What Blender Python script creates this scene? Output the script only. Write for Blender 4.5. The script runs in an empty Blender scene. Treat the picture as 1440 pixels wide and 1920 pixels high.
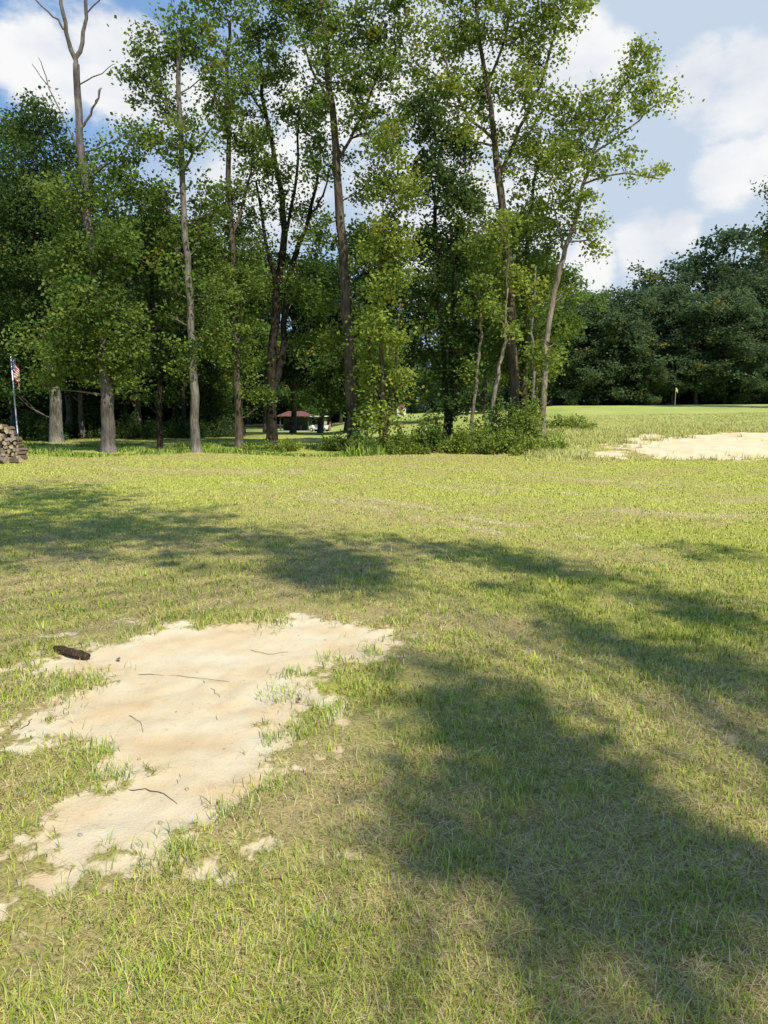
import bpy, math, random
import numpy as np
from mathutils import Vector
R=math.radians; PI=math.pi
S=bpy.context.scene; COL=S.collection
F=1386.0; PITCH=R(7.8); CAMH=1.6
SUN_EL=R(52); SUN_AZ=R(35)
SUN=np.array([math.sin(SUN_AZ)*math.cos(SUN_EL),-math.cos(SUN_AZ)*math.cos(SUN_EL),math.sin(SUN_EL)])
def ray(px,py):
    a=(px-720)/F; u=-(py-960)/F
    return np.array([a, math.cos(PITCH)+u*math.sin(PITCH), -math.sin(PITCH)+u*math.cos(PITCH)])
def P(px,py,Y):
    d=ray(px,py); return np.array([0,0,CAMH])+d*(Y/d[1])
def G(px,py):
    d=ray(px,py); return (d*(CAMH/-d[2]))[:2]
# ---------- noise
_t=np.random.RandomState(7).rand(256,256)
def vn(x,y,s=0):
    x=np.asarray(x,float)+s*17.3; y=np.asarray(y,float)+s*9.1
    xi=np.floor(x).astype(int); yi=np.floor(y).astype(int); fx=x-xi; fy=y-yi
    fx=fx*fx*(3-2*fx); fy=fy*fy*(3-2*fy)
    a=_t[xi%256,yi%256]; b=_t[(xi+1)%256,yi%256]; c=_t[xi%256,(yi+1)%256]; d=_t[(xi+1)%256,(yi+1)%256]
    return (a*(1-fx)+b*fx)*(1-fy)+(c*(1-fx)+d*fx)*fy
def fbm(x,y,s=0,o=4):
    v=0; a=.5; f=1; t=0
    for i in range(o):
        v=v+a*vn(np.asarray(x)*f,np.asarray(y)*f,s+i); t+=a; a*=.5; f*=2.03
    return v/t
def sstep(a,b,x):
    t=np.clip((x-a)/(b-a),0,1); return t*t*(3-2*t)
# ---------- terrain
TP=(np.array([-400,300,600,760,900,1050,1500])-720)/F
TD=np.array([0,25,32,45,60,100,160,900.])
TZ=np.array([
 [0,0,0,0,-.1,-.8,-1,-1],[0,0,0,0,-.2,-1.1,-1,-1],[0,0,0,0,-.3,-1.1,-1,-1],[0,0,.02,.2,.5,.9,.8,.8],
 [0,0,.1,.8,1.45,1.6,1.6,1.6],[0,0,.45,1.25,2.0,2.15,2.2,2.2],[0,.03,.62,1.45,2.12,2.25,2.3,2.3]],float)
def terrain(x,y):
    x=np.asarray(x,float); y=np.asarray(y,float)
    t=np.clip(x/np.maximum(y,1.),TP[0],TP[-1]-1e-6)
    i=np.clip(np.searchsorted(TP,t,side='right')-1,0,len(TP)-2); ft=(t-TP[i])/(TP[i+1]-TP[i]); ft=ft*ft*(3-2*ft)
    d=np.clip(y,0,899); j=np.clip(np.searchsorted(TD,d,side='right')-1,0,len(TD)-2); fd=(d-TD[j])/(TD[j+1]-TD[j])
    z=(TZ[i,j]*(1-fd)+TZ[i,j+1]*fd)*(1-ft)+(TZ[i+1,j]*(1-fd)+TZ[i+1,j+1]*fd)*ft
    return z+(fbm(x*.5,y*.5,3,2)-.5)*.05
# ---------- bare earth masks
poly=[(20,1238),(90,1225),(150,1212),(210,1205),(290,1185),(330,1168),(430,1165),(500,1175),(560,1152),(620,1165),(725,1180),(740,1200),(715,1235),(640,1248),(560,1262),(590,1290),(625,1335),(545,1365),(555,1400),(540,1435),(470,1470),(420,1520),(370,1570),(300,1590),(200,1612),(100,1650),(62,1625),(38,1575),(60,1530),(110,1500),(190,1475),(222,1440),(190,1398),(100,1400),(50,1380),(45,1358),(110,1322),(185,1282),(140,1262),(60,1258),(20,1250)]
polyW=np.array([G(*p) for p in poly])
poly2=[(1075,853),(1165,828),(1200,818),(1300,812),(1460,810),(1560,812),(1560,862),(1440,860),(1300,861),(1200,852),(1130,858)]
def G2(px,py):
    d=ray(px,py)
    for Y in np.arange(15,70,.1):
        p=np.array([0,0,CAMH])+d*(Y/d[1])
        if p[2]<=float(terrain(p[0],p[1])): return p[:2]
    return p[:2]
poly2W=np.array([G2(*p) for p in poly2])
def sdpoly(x,y,pw):
    n=len(pw); best=np.full(x.shape,1e9); ins=np.zeros(x.shape,bool)
    for i in range(n):
        a=pw[i]; b=pw[(i+1)%n]; ab=b-a
        t=np.clip(((x-a[0])*ab[0]+(y-a[1])*ab[1])/(ab@ab+1e-12),0,1)
        best=np.minimum(best,np.hypot(x-a[0]-t*ab[0],y-a[1]-t*ab[1]))
        c=((a[1]>y)!=(b[1]>y)); xx=a[0]+(y-a[1])/(b[1]-a[1]+1e-12)*ab[0]
        ins^=(c&(x<xx))
    return np.where(ins,best,-best)
spots=[(400,1618,60,22),(10,1712,60,34),(470,1578,50,18),(1375,1380,50,14),(250,1163,30,7),(180,1142,22,4),(60,1300,30,14),(650,1600,50,10),(130,1560,60,20),(1250,895,30,4),(1080,852,30,6),(690,1560,30,8),(100,1190,40,6)]
def bare(x,y):
    x=np.asarray(x,float); y=np.asarray(y,float)
    m=np.zeros(x.shape); near=np.full(x.shape,-9.)
    k=(y>1.2)&(y<8)&(abs(x)<6)
    if k.any():
        xs=x[k]; ys=y[k]; sd=sdpoly(xs,ys,polyW); n=(fbm(xs*6,ys*6,1,5)-.5); n2=fbm(xs*22,ys*22,2,3)-.5
        v=.5+sd/.17+n*3.0+n2*2.8
        for (px,py,rx,ry) in spots:
            c=G(px,py); r1=G(px+rx,py)-c; r2=G(px,py-ry)-c; a=abs(r1[0]); b=abs(r2[1])
            q=1-np.hypot((xs-c[0])/a,(ys-c[1])/b)
            v=np.maximum(v,.0+q*.8+n*1.8+n2*3.2)
        m[k]=np.clip(v,0,1); near[k]=sd
    k=(y>18)&(y<45)&(x>2)
    if k.any():
        xs=x[k]; ys=y[k]; sd=sdpoly(xs,ys,poly2W); n=(fbm(xs*1.3,ys*1.3,5,5)-.5); n2=fbm(xs*5,ys*5,6,3)-.5
        m[k]=np.maximum(m[k],np.clip(.35+sd/1.1+n*5.0+n2*2.5,0,1))
    return m,near
streaks=[[(540,880),(700,895),(880,920),(1080,948),(1280,965),(1500,972)],[(760,872),(950,888),(1150,905),(1440,915)],[(420,905),(600,925),(800,955),(1000,990),(1200,1022)],[(850,905),(1100,930),(1300,940),(1500,942)],[(200,880),(500,885),(700,890)],[(560,930),(760,965),(950,1005)]]
def streak(x,y):
    m=np.zeros(np.shape(x))
    for s in streaks:
        w=np.array([G(*p) for p in s])
        yy=np.interp(x,w[:,0],w[:,1]); wob=(fbm(x*.8,y*.8,11,2)-.5)*.9
        m=np.maximum(m,np.exp(-((y-yy+wob)/.32)**2)*(x>w[0,0])*(x<w[-1,0]))
    return m*sstep(.3,.5,fbm(x*2.,y*2.,12,2))
def lush(x,y):
    x=np.asarray(x,float); y=np.asarray(y,float)
    v=fbm(x*.35,y*.35,21,3)*.6+fbm(x*1.6,y*1.6,22,3)*.4
    v=.5+(v-.5)*2.2
    v=v+.22*sstep(-1,4,x)*sstep(3.5,6,y)*(1-sstep(14,20,y))-.24*(1-sstep(2.2,4.2,y))
    v=v-.6*streak(x,y)*(y>8)
    return np.clip(v,0,1)
# ---------- mesh helpers
def link(o,parent=None):
    COL.objects.link(o)
    if parent: o.parent=parent
    return o
def mesh_np(name,V,counts,idx,mats,C=None,parent=None,smooth=False,attrs=None):
    me=bpy.data.meshes.new(name); V=np.ascontiguousarray(V,dtype=np.float32)
    counts=np.asarray(counts,dtype=np.int32); idx=np.asarray(idx,dtype=np.int32)
    me.vertices.add(len(V)); me.vertices.foreach_set('co',V.ravel())
    me.loops.add(len(idx)); me.loops.foreach_set('vertex_index',idx)
    me.polygons.add(len(counts)); st=np.concatenate([[0],np.cumsum(counts)[:-1]]).astype(np.int32)
    me.polygons.foreach_set('loop_start',st); me.polygons.foreach_set('loop_total',counts)
    if smooth: me.polygons.foreach_set('use_smooth',np.ones(len(counts),bool))
    me.update(calc_edges=True)
    if C is not None:
        a=me.attributes.new('col','FLOAT_COLOR','POINT'); c=np.ones((len(V),4),np.float32); c[:,:3]=C; a.data.foreach_set('color',c.ravel())
    for k,v in (attrs or {}).items():
        a=me.attributes.new(k,'FLOAT','POINT'); a.data.foreach_set('value',np.asarray(v,np.float32))
    for m in (mats if isinstance(mats,list) else [mats]): me.materials.append(m)
    return link(bpy.data.objects.new(name,me),parent)
def pymesh(name,V,Fc,mats,parent=None,mi=None,smooth=False):
    me=bpy.data.meshes.new(name); me.from_pydata([tuple(map(float,v)) for v in V],[],Fc)
    for m in (mats if isinstance(mats,list) else [mats]): me.materials.append(m)
    if mi: me.polygons.foreach_set('material_index',mi)
    if smooth: me.polygons.foreach_set('use_smooth',[True]*len(Fc))
    me.update(); return link(bpy.data.objects.new(name,me),parent)
class MB:
    def __init__(s): s.V=[]; s.F=[]; s.M=[]
    def add(s,V,Fc,m=0):
        b=len(s.V); s.V+= [tuple(map(float,v)) for v in V]; s.F+=[tuple(b+i for i in f) for f in Fc]; s.M+=[m]*len(Fc)
    def box(s,x0,y0,z0,x1,y1,z1,m=0):
        V=[(x,y,z) for z in (z0,z1) for y in (y0,y1) for x in (x0,x1)]
        s.add(V,[(0,2,3,1),(4,5,7,6),(0,1,5,4),(2,6,7,3),(0,4,6,2),(1,3,7,5)],m)
    def tube(s,pts,rad,n=8,m=0,jit=0,cap=True):
        pts=[np.array(p,float) for p in pts]; V=[]; Fc=[]
        for i,p in enumerate(pts):
            t=pts[min(i+1,len(pts)-1)]-pts[max(i-1,0)]; t=t/(np.linalg.norm(t)+1e-9)
            ref=np.array([0,1,0.]) if abs(t[1])<.9 else np.array([1.,0,0])
            u=np.cross(t,ref); u/=np.linalg.norm(u); w=np.cross(u,t)
            for k in range(n):
                a=2*PI*k/n; r=rad[i]*(1+random.uniform(-jit,jit)); V.append(p+u*math.cos(a)*r+w*math.sin(a)*r)
        for i in range(len(pts)-1):
            for k in range(n):
                k2=(k+1)%n; Fc.append((i*n+k,i*n+k2,(i+1)*n+k2,(i+1)*n+k))
        if cap: Fc.append(tuple(range(n))); Fc.append(tuple((len(pts)-1)*n+k for k in range(n)))
        s.add(V,Fc,m)
    def build(s,name,mats,parent=None,off=(0,0,0),smooth=False):
        return pymesh(name,[(v[0]-off[0],v[1]-off[1],v[2]-off[2]) for v in s.V],s.F,mats,parent,s.M,smooth)
def tag(o,label=None,cat=None,group=None,kind=None):
    if label:o['label']=label
    if cat:o['category']=cat
    if group:o['group']=group
    if kind:o['kind']=kind
    return o
def empty(name,loc,rz=0):
    o=bpy.data.objects.new(name,None); o.location=tuple(map(float,loc)); o.rotation_euler=(0,0,rz); o.empty_display_size=.2
    return link(o)
def copy_tree(o,parent=None):
    c=o.copy(); COL.objects.link(c); c.parent=parent
    for ch in list(o.children): copy_tree(ch,c)
    return c
# ---------- materials
def newmat(name):
    m=bpy.data.materials.new(name); m.use_nodes=True; m.node_tree.nodes.clear(); return m,m.node_tree.nodes,m.node_tree.links
def nd(ns,t,**k):
    n=ns.new(t)
    for a,b in k.items(): setattr(n,a,b)
    return n
def leafmat(name,trans=.35,up=0.):
    m,N,L=newmat(name); o=nd(N,'ShaderNodeOutputMaterial'); a=nd(N,'ShaderNodeAttribute',attribute_name='col')
    d=nd(N,'ShaderNodeBsdfDiffuse'); t=nd(N,'ShaderNodeBsdfTranslucent'); mx=nd(N,'ShaderNodeMixShader'); mx.inputs[0].default_value=trans
    hs=nd(N,'ShaderNodeHueSaturation'); hs.inputs['Hue'].default_value=.485; hs.inputs['Value'].default_value=1.4
    L.new(a.outputs['Color'],d.inputs['Color']); L.new(a.outputs['Color'],hs.inputs['Color']); L.new(hs.outputs[0],t.inputs['Color'])
    if up>0:
        g=nd(N,'ShaderNodeNewGeometry'); s1=nd(N,'ShaderNodeVectorMath',operation='SCALE'); s1.inputs['Scale'].default_value=1-up; L.new(g.outputs['Normal'],s1.inputs[0])
        ad=nd(N,'ShaderNodeVectorMath',operation='ADD'); L.new(s1.outputs[0],ad.inputs[0]); ad.inputs[1].default_value=(0,0,up)
        no=nd(N,'ShaderNodeVectorMath',operation='NORMALIZE'); L.new(ad.outputs[0],no.inputs[0]); L.new(no.outputs[0],d.inputs['Normal'])
    L.new(d.outputs[0],mx.inputs[1]); L.new(t.outputs[0],mx.inputs[2]); L.new(mx.outputs[0],o.inputs[0]); return m
LEAF=leafmat('leaf',.38); BLADE=leafmat('grass_blade',.2,.6)
def bark(name,c1,c2,sc=6):
    m,N,L=newmat(name); o=nd(N,'ShaderNodeOutputMaterial'); b=nd(N,'ShaderNodeBsdfPrincipled'); b.inputs['Roughness'].default_value=.95; b.inputs['Specular IOR Level'].default_value=.1
    tc=nd(N,'ShaderNodeTexCoord'); mp=nd(N,'ShaderNodeMapping'); mp.inputs['Scale'].default_value=(sc*2.2,sc*2.2,sc*.45)
    n=nd(N,'ShaderNodeTexNoise'); n.inputs['Scale'].default_value=1; n.inputs['Detail'].default_value=7; n.inputs['Roughness'].default_value=.7
    n2=nd(N,'ShaderNodeTexNoise'); n2.inputs['Scale'].default_value=.9; n2.inputs['Detail'].default_value=4
    r=nd(N,'ShaderNodeValToRGB'); r.color_ramp.elements[0].position=.35; r.color_ramp.elements[1].position=.65; r.color_ramp.elements[0].color=(*c1,1); r.color_ramp.elements[1].color=(*c2,1)
    r2=nd(N,'ShaderNodeValToRGB'); r2.color_ramp.elements[0].position=.35; r2.color_ramp.elements[1].position=.65; r2.color_ramp.elements[0].color=(.35,.35,.32,1)
    mx=nd(N,'ShaderNodeMix',data_type='RGBA',blend_type='MULTIPLY'); mx.inputs[0].default_value=.75
    bp=nd(N,'ShaderNodeBump'); bp.inputs['Strength'].default_value=.9; bp.inputs['Distance'].default_value=.04
    L.new(tc.outputs['Object'],mp.inputs[0]); L.new(mp.outputs[0],n.inputs['Vector']); L.new(tc.outputs['Object'],n2.inputs['Vector'])
    L.new(n2.outputs['Fac'],r2.inputs[0])
    L.new(n.outputs['Fac'],r.inputs[0]); L.new(r.outputs[0],mx.inputs[6]); L.new(r2.outputs[0],mx.inputs[7]); L.new(mx.outputs[2],b.inputs['Base Color'])
    L.new(n.outputs['Fac'],bp.inputs['Height']); L.new(bp.outputs[0],b.inputs['Normal']); L.new(b.outputs[0],o.inputs[0]); return m
BK={'grey':bark('bark_grey',(.10,.09,.075),(.36,.32,.27)),'dark':bark('bark_dark',(.022,.018,.014),(.085,.07,.055)),'brown':bark('bark_brown',(.06,.045,.035),(.25,.195,.15)),'pale':bark('bark_pale',(.17,.13,.10),(.48,.41,.33)),'dead':bark('bark_dead',(.09,.078,.07),(.30,.26,.23))}
def plain(name,c,rough=.7,var=.25,sc=20,metal=0,bump=.2):
    m,N,L=newmat(name); o=nd(N,'ShaderNodeOutputMaterial'); b=nd(N,'ShaderNodeBsdfPrincipled'); b.inputs['Roughness'].default_value=rough; b.inputs['Metallic'].default_value=metal
    tc=nd(N,'ShaderNodeTexCoord'); n=nd(N,'ShaderNodeTexNoise'); n.inputs['Scale'].default_value=sc; n.inputs['Detail'].default_value=5
    r=nd(N,'ShaderNodeValToRGB'); r.color_ramp.elements[0].position=.3; r.color_ramp.elements[1].position=.7
    r.color_ramp.elements[0].color=(*[x*(1-var) for x in c],1); r.color_ramp.elements[1].color=(*[min(1,x*(1+var)) for x in c],1)
    bp=nd(N,'ShaderNodeBump'); bp.inputs['Strength'].default_value=bump; bp.inputs['Distance'].default_value=.01
    L.new(tc.outputs['Object'],n.inputs['Vector']); L.new(n.outputs['Fac'],r.inputs[0]); L.new(r.outputs[0],b.inputs['Base Color']); L.new(n.outputs['Fac'],bp.inputs['Height']); L.new(bp.outputs[0],b.inputs['Normal']); L.new(b.outputs[0],o.inputs[0]); return m
def groundmat():
    m,N,L=newmat('lawn_and_sand'); o=nd(N,'ShaderNodeOutputMaterial'); b=nd(N,'ShaderNodeBsdfPrincipled'); b.inputs['Roughness'].default_value=1; b.inputs['Specular IOR Level'].default_value=.05
    tc=nd(N,'ShaderNodeTexCoord')
    def noise(sc,det=6,ro=.6):
        n=nd(N,'ShaderNodeTexNoise'); n.inputs['Scale'].default_value=sc; n.inputs['Detail'].default_value=det; n.inputs['Roughness'].default_value=ro; L.new(tc.outputs['Object'],n.inputs['Vector']); return n.outputs['Fac']
    def ramp(f,*st):
        r=nd(N,'ShaderNodeValToRGB'); e=r.color_ramp.elements
        e[0].position=st[0][0]; e[0].color=(*st[0][1],1); e[1].position=st[-1][0]; e[1].color=(*st[-1][1],1)
        for p,c in st[1:-1]:
            q=e.new(p); q.color=(*c,1)
        L.new(f,r.inputs[0]); return r.outputs[0]
    def mix(f,a,c,bt='MIX'):
        x=nd(N,'ShaderNodeMix',data_type='RGBA',blend_type=bt)
        if isinstance(f,float): x.inputs[0].default_value=f
        else: L.new(f,x.inputs[0])
        L.new(a,x.inputs[6]); L.new(c,x.inputs[7]); return x.outputs[2]
    def mth(op,a,c):
        x=nd(N,'ShaderNodeMath',operation=op)
        for i,v in enumerate((a,c)):
            if isinstance(v,(int,float)): x.inputs[i].default_value=v
            else: L.new(v,x.inputs[i])
        return x.outputs[0]
    A=lambda n: nd(N,'ShaderNodeAttribute',attribute_name=n).outputs['Fac']
    ba=A('bare'); lu=A('lush'); li=A('litter'); fa=A('fair')
    fine=noise(70,8,.75); med=noise(9,6,.65); grit=noise(220,4,.8)
    dry=ramp(fine,(.32,(.14,.10,.045)),(.52,(.40,.32,.145)),(.7,(.62,.52,.25)))
    green=ramp(fine,(.3,(.12,.15,.025)),(.5,(.35,.37,.065)),(.7,(.55,.53,.12)))
    lf=mth('ADD',mth('MULTIPLY',lu,1.3),mth('MULTIPLY',mth('SUBTRACT',med,.5),1.6)); lf=mth('SUBTRACT',lf,.15)
    cl=nd(N,'ShaderNodeClamp'); L.new(lf,cl.inputs[0])
    g=mix(cl.outputs[0],dry,green)
    fw=ramp(noise(.35,6,.6),(.32,(.28,.36,.085)),(.5,(.38,.42,.12)),(.66,(.46,.46,.16)))
    g=mix(fa,g,fw)
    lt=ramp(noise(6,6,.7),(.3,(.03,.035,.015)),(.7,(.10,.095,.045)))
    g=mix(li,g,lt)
    s1=ramp(noise(2.4,4,.55),(.33,(.72,.53,.31)),(.5,(.77,.62,.40)),(.68,(.80,.69,.49)))
    s2=ramp(grit,(.3,(.62,.60,.57)),(.45,(.95,.95,.95)),(.7,(1,1,1)))
    s3=ramp(noise(30,8,.75),(.34,(.62,.55,.45)),(.42,(1,1,1)))
    s=mix(.55,mix(.5,s1,s2,'MULTIPLY'),s3,'MULTIPLY')
    bf=mth('ADD',mth('MULTIPLY',mth('SUBTRACT',ba,.5),2.2),mth('MULTIPLY',mth('SUBTRACT',noise(38,6,.7),.5),4.2))
    bf=mth('ADD',bf,.5); c2=nd(N,'ShaderNodeClamp'); L.new(bf,c2.inputs[0])
    c=mix(c2.outputs[0],g,s)
    L.new(c,b.inputs['Base Color'])
    h=mth('ADD',mth('MULTIPLY',fine,.5),mth('ADD',mth('MULTIPLY',med,.3),mth('MULTIPLY',grit,.15)))
    bp=nd(N,'ShaderNodeBump'); bp.inputs['Strength'].default_value=.7; bp.inputs['Distance'].default_value=.03
    L.new(h,bp.inputs['Height']); L.new(bp.outputs[0],b.inputs['Normal']); L.new(b.outputs[0],o.inputs[0]); return m
GM=groundmat()
# ---------- ground sheet
th=np.concatenate([np.linspace(-60,60,430),np.linspace(60,300,64)[1:-1]]); th=np.radians(th)
rr=np.concatenate([[.1,.4,.8],np.geomspace(1.2,46,430),np.geomspace(46,900,70)[1:]])
TH,RR=np.meshgrid(th,rr); X=RR*np.sin(TH); Y=RR*np.cos(TH)
bm_,_n=bare(X.ravel(),Y.ravel()); bm_=bm_.reshape(X.shape)
Z=terrain(X,Y)+(fbm(X*9,Y*9,31,3)-.5)*.028*(RR<12)-.012*bm_
lu_=lush(X,Y); fair=sstep(33,39,Y)*(RR>20)
tx=X/np.maximum(Y,1)
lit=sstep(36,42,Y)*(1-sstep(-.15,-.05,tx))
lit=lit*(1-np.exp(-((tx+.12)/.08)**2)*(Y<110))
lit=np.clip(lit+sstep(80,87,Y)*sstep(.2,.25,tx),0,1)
nt=len(th); nr=len(rr)
V=np.stack([X.ravel(),Y.ravel(),Z.ravel()],1)
I,J=np.meshgrid(np.arange(nr-1),np.arange(nt),indexing='ij'); J2=(J+1)%nt
quads=np.stack([I*nt+J,(I+1)*nt+J,(I+1)*nt+J2,I*nt+J2],-1).reshape(-1,4)
fb=bm_.ravel()[quads].mean(1)>.5
fy=V[quads,1].mean(1)
def submesh(name,q):
    u,inv=np.unique(q.ravel(),return_inverse=True)
    at={k:v.ravel()[u] for k,v in dict(bare=bm_,lush=lu_,litter=lit,fair=fair).items()}
    return mesh_np(name,V[u],np.full(len(q),4),inv,GM,attrs=at,smooth=True)
tag(submesh('ground',quads[~fb]),kind='structure',label='mown green and straw coloured lawn running back to the trees')
tag(submesh('sand_patch',quads[fb&(fy<12)]),kind='structure',label='bare pale sandy patch in the foreground lawn')
tag(submesh('sand_bank',quads[fb&(fy>=12)]),kind='structure',label='bare sandy bank on the slope at the right')
# ---------- grass blades
def blades(name,x,y,L,H,D,W,C,label,mat=BLADE,rng=None):
    n=len(x); z=terrain(x,y)+(fbm(x*9,y*9,31,3)-.5)*.028*(np.hypot(x,y)<12)
    ph=rng.rand(n)*2*PI; hx=np.cos(ph); hy=np.sin(ph); sx=-hy; sy=hx
    V=np.zeros((n,5,3),np.float32)
    for k,(hz,hd,w) in enumerate([(0,0,1),(0,0,-1),(.62,.34,.8),(.62,.34,-.8),(1,1,0)]):
        V[:,k,0]=x+hx*D*hd+sx*W*w*.5; V[:,k,1]=y+hy*D*hd+sy*W*w*.5; V[:,k,2]=z-.004+H*hz+(.004 if k>1 else 0)
    base=(np.arange(n)*5)[:,None]; idx=(base+np.array([[0,1,3,2,2,3,4]])).ravel()
    cnt=np.tile([4,3],n)
    return tag(mesh_np(name,V.reshape(-1,3),cnt,idx,mat,C=np.repeat(C,5,0)),label=label,kind='stuff',cat='grass')
rng=np.random.RandomState(3)
N=740000
u=rng.rand(N); r=(math.sqrt(1.3)+u*(math.sqrt(46)-math.sqrt(1.3)))**2; t=np.radians(rng.uniform(-39,39,N))
x=r*np.sin(t); y=r*np.cos(t)
b,nr_=bare(x,y); l=lush(x,y); stk=streak(x,y)*(y>8)
patchy=fbm(x*3.5,y*3.5,41,3)
keep=(rng.rand(N)>b*1.25-.1)&(rng.rand(N)<.35+1.0*patchy)
keep&=~((nr_>-.5)&(nr_<.05)&(patchy<.48)&(rng.rand(N)<.75))
x,y,r,l,b,patchy,stk=[a[keep] for a in (x,y,r,l,b,patchy,stk)]; n=len(x)
clump=fbm(x*7,y*7,61,3)
straw=rng.rand(n)>(.32+.55*l+.5*(clump-.5))
sc=np.maximum(1,r/2.6)**.8
L=rng.uniform(.020,.052,n)*(1+.4*(patchy>.6)*(clump>.5))*(1+.25*l); lean=rng.uniform(.5,1.0,n)
L=L*np.where(r>8,.75,1)
H=L*np.sqrt(1-lean**2*.9); D=L*lean
L2=rng.uniform(.04,.12,n); H=np.where(straw,rng.uniform(.004,.024,n),H); D=np.where(straw,L2,D)
W=np.where(straw,rng.uniform(.0012,.0025,n),rng.uniform(.0022,.0042,n))*sc
ga=np.array([.16,.25,.03]); gb=np.array([.60,.64,.13]); sa=np.array([.38,.29,.12]); sb=np.array([.88,.76,.42])
k=rng.rand(n,1); C=ga*(1-k)+gb*k; C=C*(1-.5*(l[:,None]-.4)*(1-k))*(1.22-.44*clump[:,None]); ks=rng.rand(n,1)**1.05; C=np.where(straw[:,None],sa*(1-ks)+sb*ks,C)
C=np.where((rng.rand(n)<.12)[:,None]&straw[:,None],np.array([.14,.085,.045]),C)
C=C*(1-.65*stk[:,None])+np.array([.88,.84,.50])*.65*stk[:,None]
fy_=sstep(6,13,y)[:,None]*.6*(1-.7*stk[:,None]); C=C*(1-fy_)+np.array([.66,.68,.16])*fy_*(.85+.3*l[:,None])
blades('lawn_grass',x,y,L,H,D,W,np.clip(C,0,1),'short mown green grass blades mixed with dry straw clippings',rng=rng)
tufts=[(530,1302,30),(500,1478,34),(520,1168,26),(140,1275,45),(480,1160,20),(300,1612,40),(430,1520,30),(620,1335,22),(560,1375,20),(170,1420,30),(90,1300,40),(340,1590,20),(110,1480,28),(210,1450,22),(510,1385,14),(620,1240,20),(545,1265,16),(40,1270,30),(260,1180,24),(700,1225,16),(780,1205,30),(390,1155,26),(1330,1300,40),(950,1480,40),(1100,1290,40),(860,1620,40),(250,1860,50),(600,1750,40),(1300,1750,50)]
xs=[];ys=[]
for (px,py,rp) in tufts:
    c=G(px,py); d=np.hypot(*c); rad=rp/F*d; m=int(30+rp*3)
    xs.append(c[0]+rng.normal(0,rad*.8,m)); ys.append(c[1]+rng.normal(0,rad*1.,m))
for _ in range(800):
    d=rng.uniform(1.6,13); a=R(rng.uniform(-34,34)); cx=d*math.sin(a); cy=d*math.cos(a)
    bb,_n=bare(np.array([cx]),np.array([cy]))
    if bb[0]>.6: continue
    m=rng.randint(6,22); xs.append(cx+rng.normal(0,.045,m)); ys.append(cy+rng.normal(0,.045,m))
for _ in range(34):
    g=G(rng.uniform(60,700),rng.uniform(1180,1600)); m=rng.randint(2,6); xs.append(g[0]+rng.normal(0,.02,m)); ys.append(g[1]+rng.normal(0,.02,m))
x=np.concatenate(xs); y=np.concatenate(ys); r=np.hypot(x,y); n=len(x)
L=rng.uniform(.03,.075,n); lean=rng.uniform(.4,.97,n); k=rng.rand(n,1); C=np.array([.15,.27,.035])*(1-k)+np.array([.48,.58,.12])*k
st=rng.rand(n)<.22; C=np.where(st[:,None],np.array([.74,.64,.34]),C)
blades('grass_tufts',x,y,L,L*np.sqrt(1-lean**2*.9),L*lean,rng.uniform(.0025,.004,n)*np.maximum(1,r/3)**.7,C,'longer bright green grass tufts at the edge of the sandy patch and in the lawn',rng=rng)
N=110000; y=rng.uniform(23.5,46,N); tt=rng.uniform(.19,.66,N); x=tt*y
b,_n=bare(x,y); k=(rng.rand(N)>b*1.2-.15)&((y>29)|((tt<.28)&(y>25))|(rng.rand(N)<.15)); x=x[k];y=y[k];n=len(x)
H=rng.uniform(.05,.24,n)*np.where(y>37,.35,1.)*(.4+fbm(x*.9,y*.9,71,2)); kk=rng.rand(n,1); C=np.array([.34,.40,.09])*(1-kk)+np.array([.72,.68,.28])*kk
blades('rough_grass',x,y,H,H,H*rng.uniform(.4,1.4,n),rng.uniform(.010,.022,n),C,'tall pale yellow green rough grass on the slope by the sandy bank',rng=rng)
N=56000; tt=rng.uniform(-.60,.24,N); y=rng.uniform(26.8,36,N)+1.2*np.sin(tt*19); x=tt*y
cen_=(tt>-.05); k=(fbm(x*.5,y*.5,51,3)>.53-.16*cen_); x=x[k];y=y[k];cen_=cen_[k];n=len(x); H=rng.uniform(.05,.36,n)*(.2+1.4*fbm(x*.7,y*.7,52,2)**1.5)*np.where(cen_,1+.9*(rng.rand(n)<.3),.7); kk=rng.rand(n,1)
C=np.array([.12,.21,.03])*(1-kk)+np.array([.42,.52,.11])*kk
blades('weeds',x,y,H,H,H*rng.uniform(.2,.9,n),rng.uniform(.02,.045,n),C,'low green weeds growing along the foot of the tree row',rng=rng)
# ---------- leaves
def leafgeo(cs,sig,per,size,pal,rng,bvar=.3,yel=.03,flat=.75):
    cs=np.asarray(cs); m=len(cs); sig=np.broadcast_to(sig,(m,)); n=m*per
    c=np.repeat(cs,per,0); s=np.repeat(sig,per)
    p=c+rng.normal(0,1,(n,3))*s[:,None]*np.array([1,1,flat])
    nn=rng.normal(0,1,(n,3)); nn[:,2]=abs(nn[:,2])+.35; nn/=np.linalg.norm(nn,axis=1)[:,None]
    t=rng.normal(0,1,(n,3)); t-=nn*(t*nn).sum(1)[:,None]; t/=np.linalg.norm(t,axis=1)[:,None]; b=np.cross(nn,t)
    sz=(size*rng.uniform(.6,1.3,n))[:,None]
    V=np.stack([p-t*sz*.5,p+b*sz*.40-t*sz*.05,p+t*sz*.5,p-b*sz*.40-t*sz*.05],1)
    A,B=map(np.array,pal); kb=np.repeat(rng.rand(m,1),per,0); k=np.clip(kb*.75+rng.rand(n,1)*.3,0,1)
    C=(A*(1-k)+B*k)*(1+rng.uniform(-bvar,bvar,(n,1))*.5)
    yb=np.repeat(rng.rand(m)<yel*2,per); yl=yb&(rng.rand(n)<.5); C=np.where(yl[:,None],C*.4+np.array([.20,.17,.02]),C)
    return V,np.clip(C,0,1)
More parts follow.
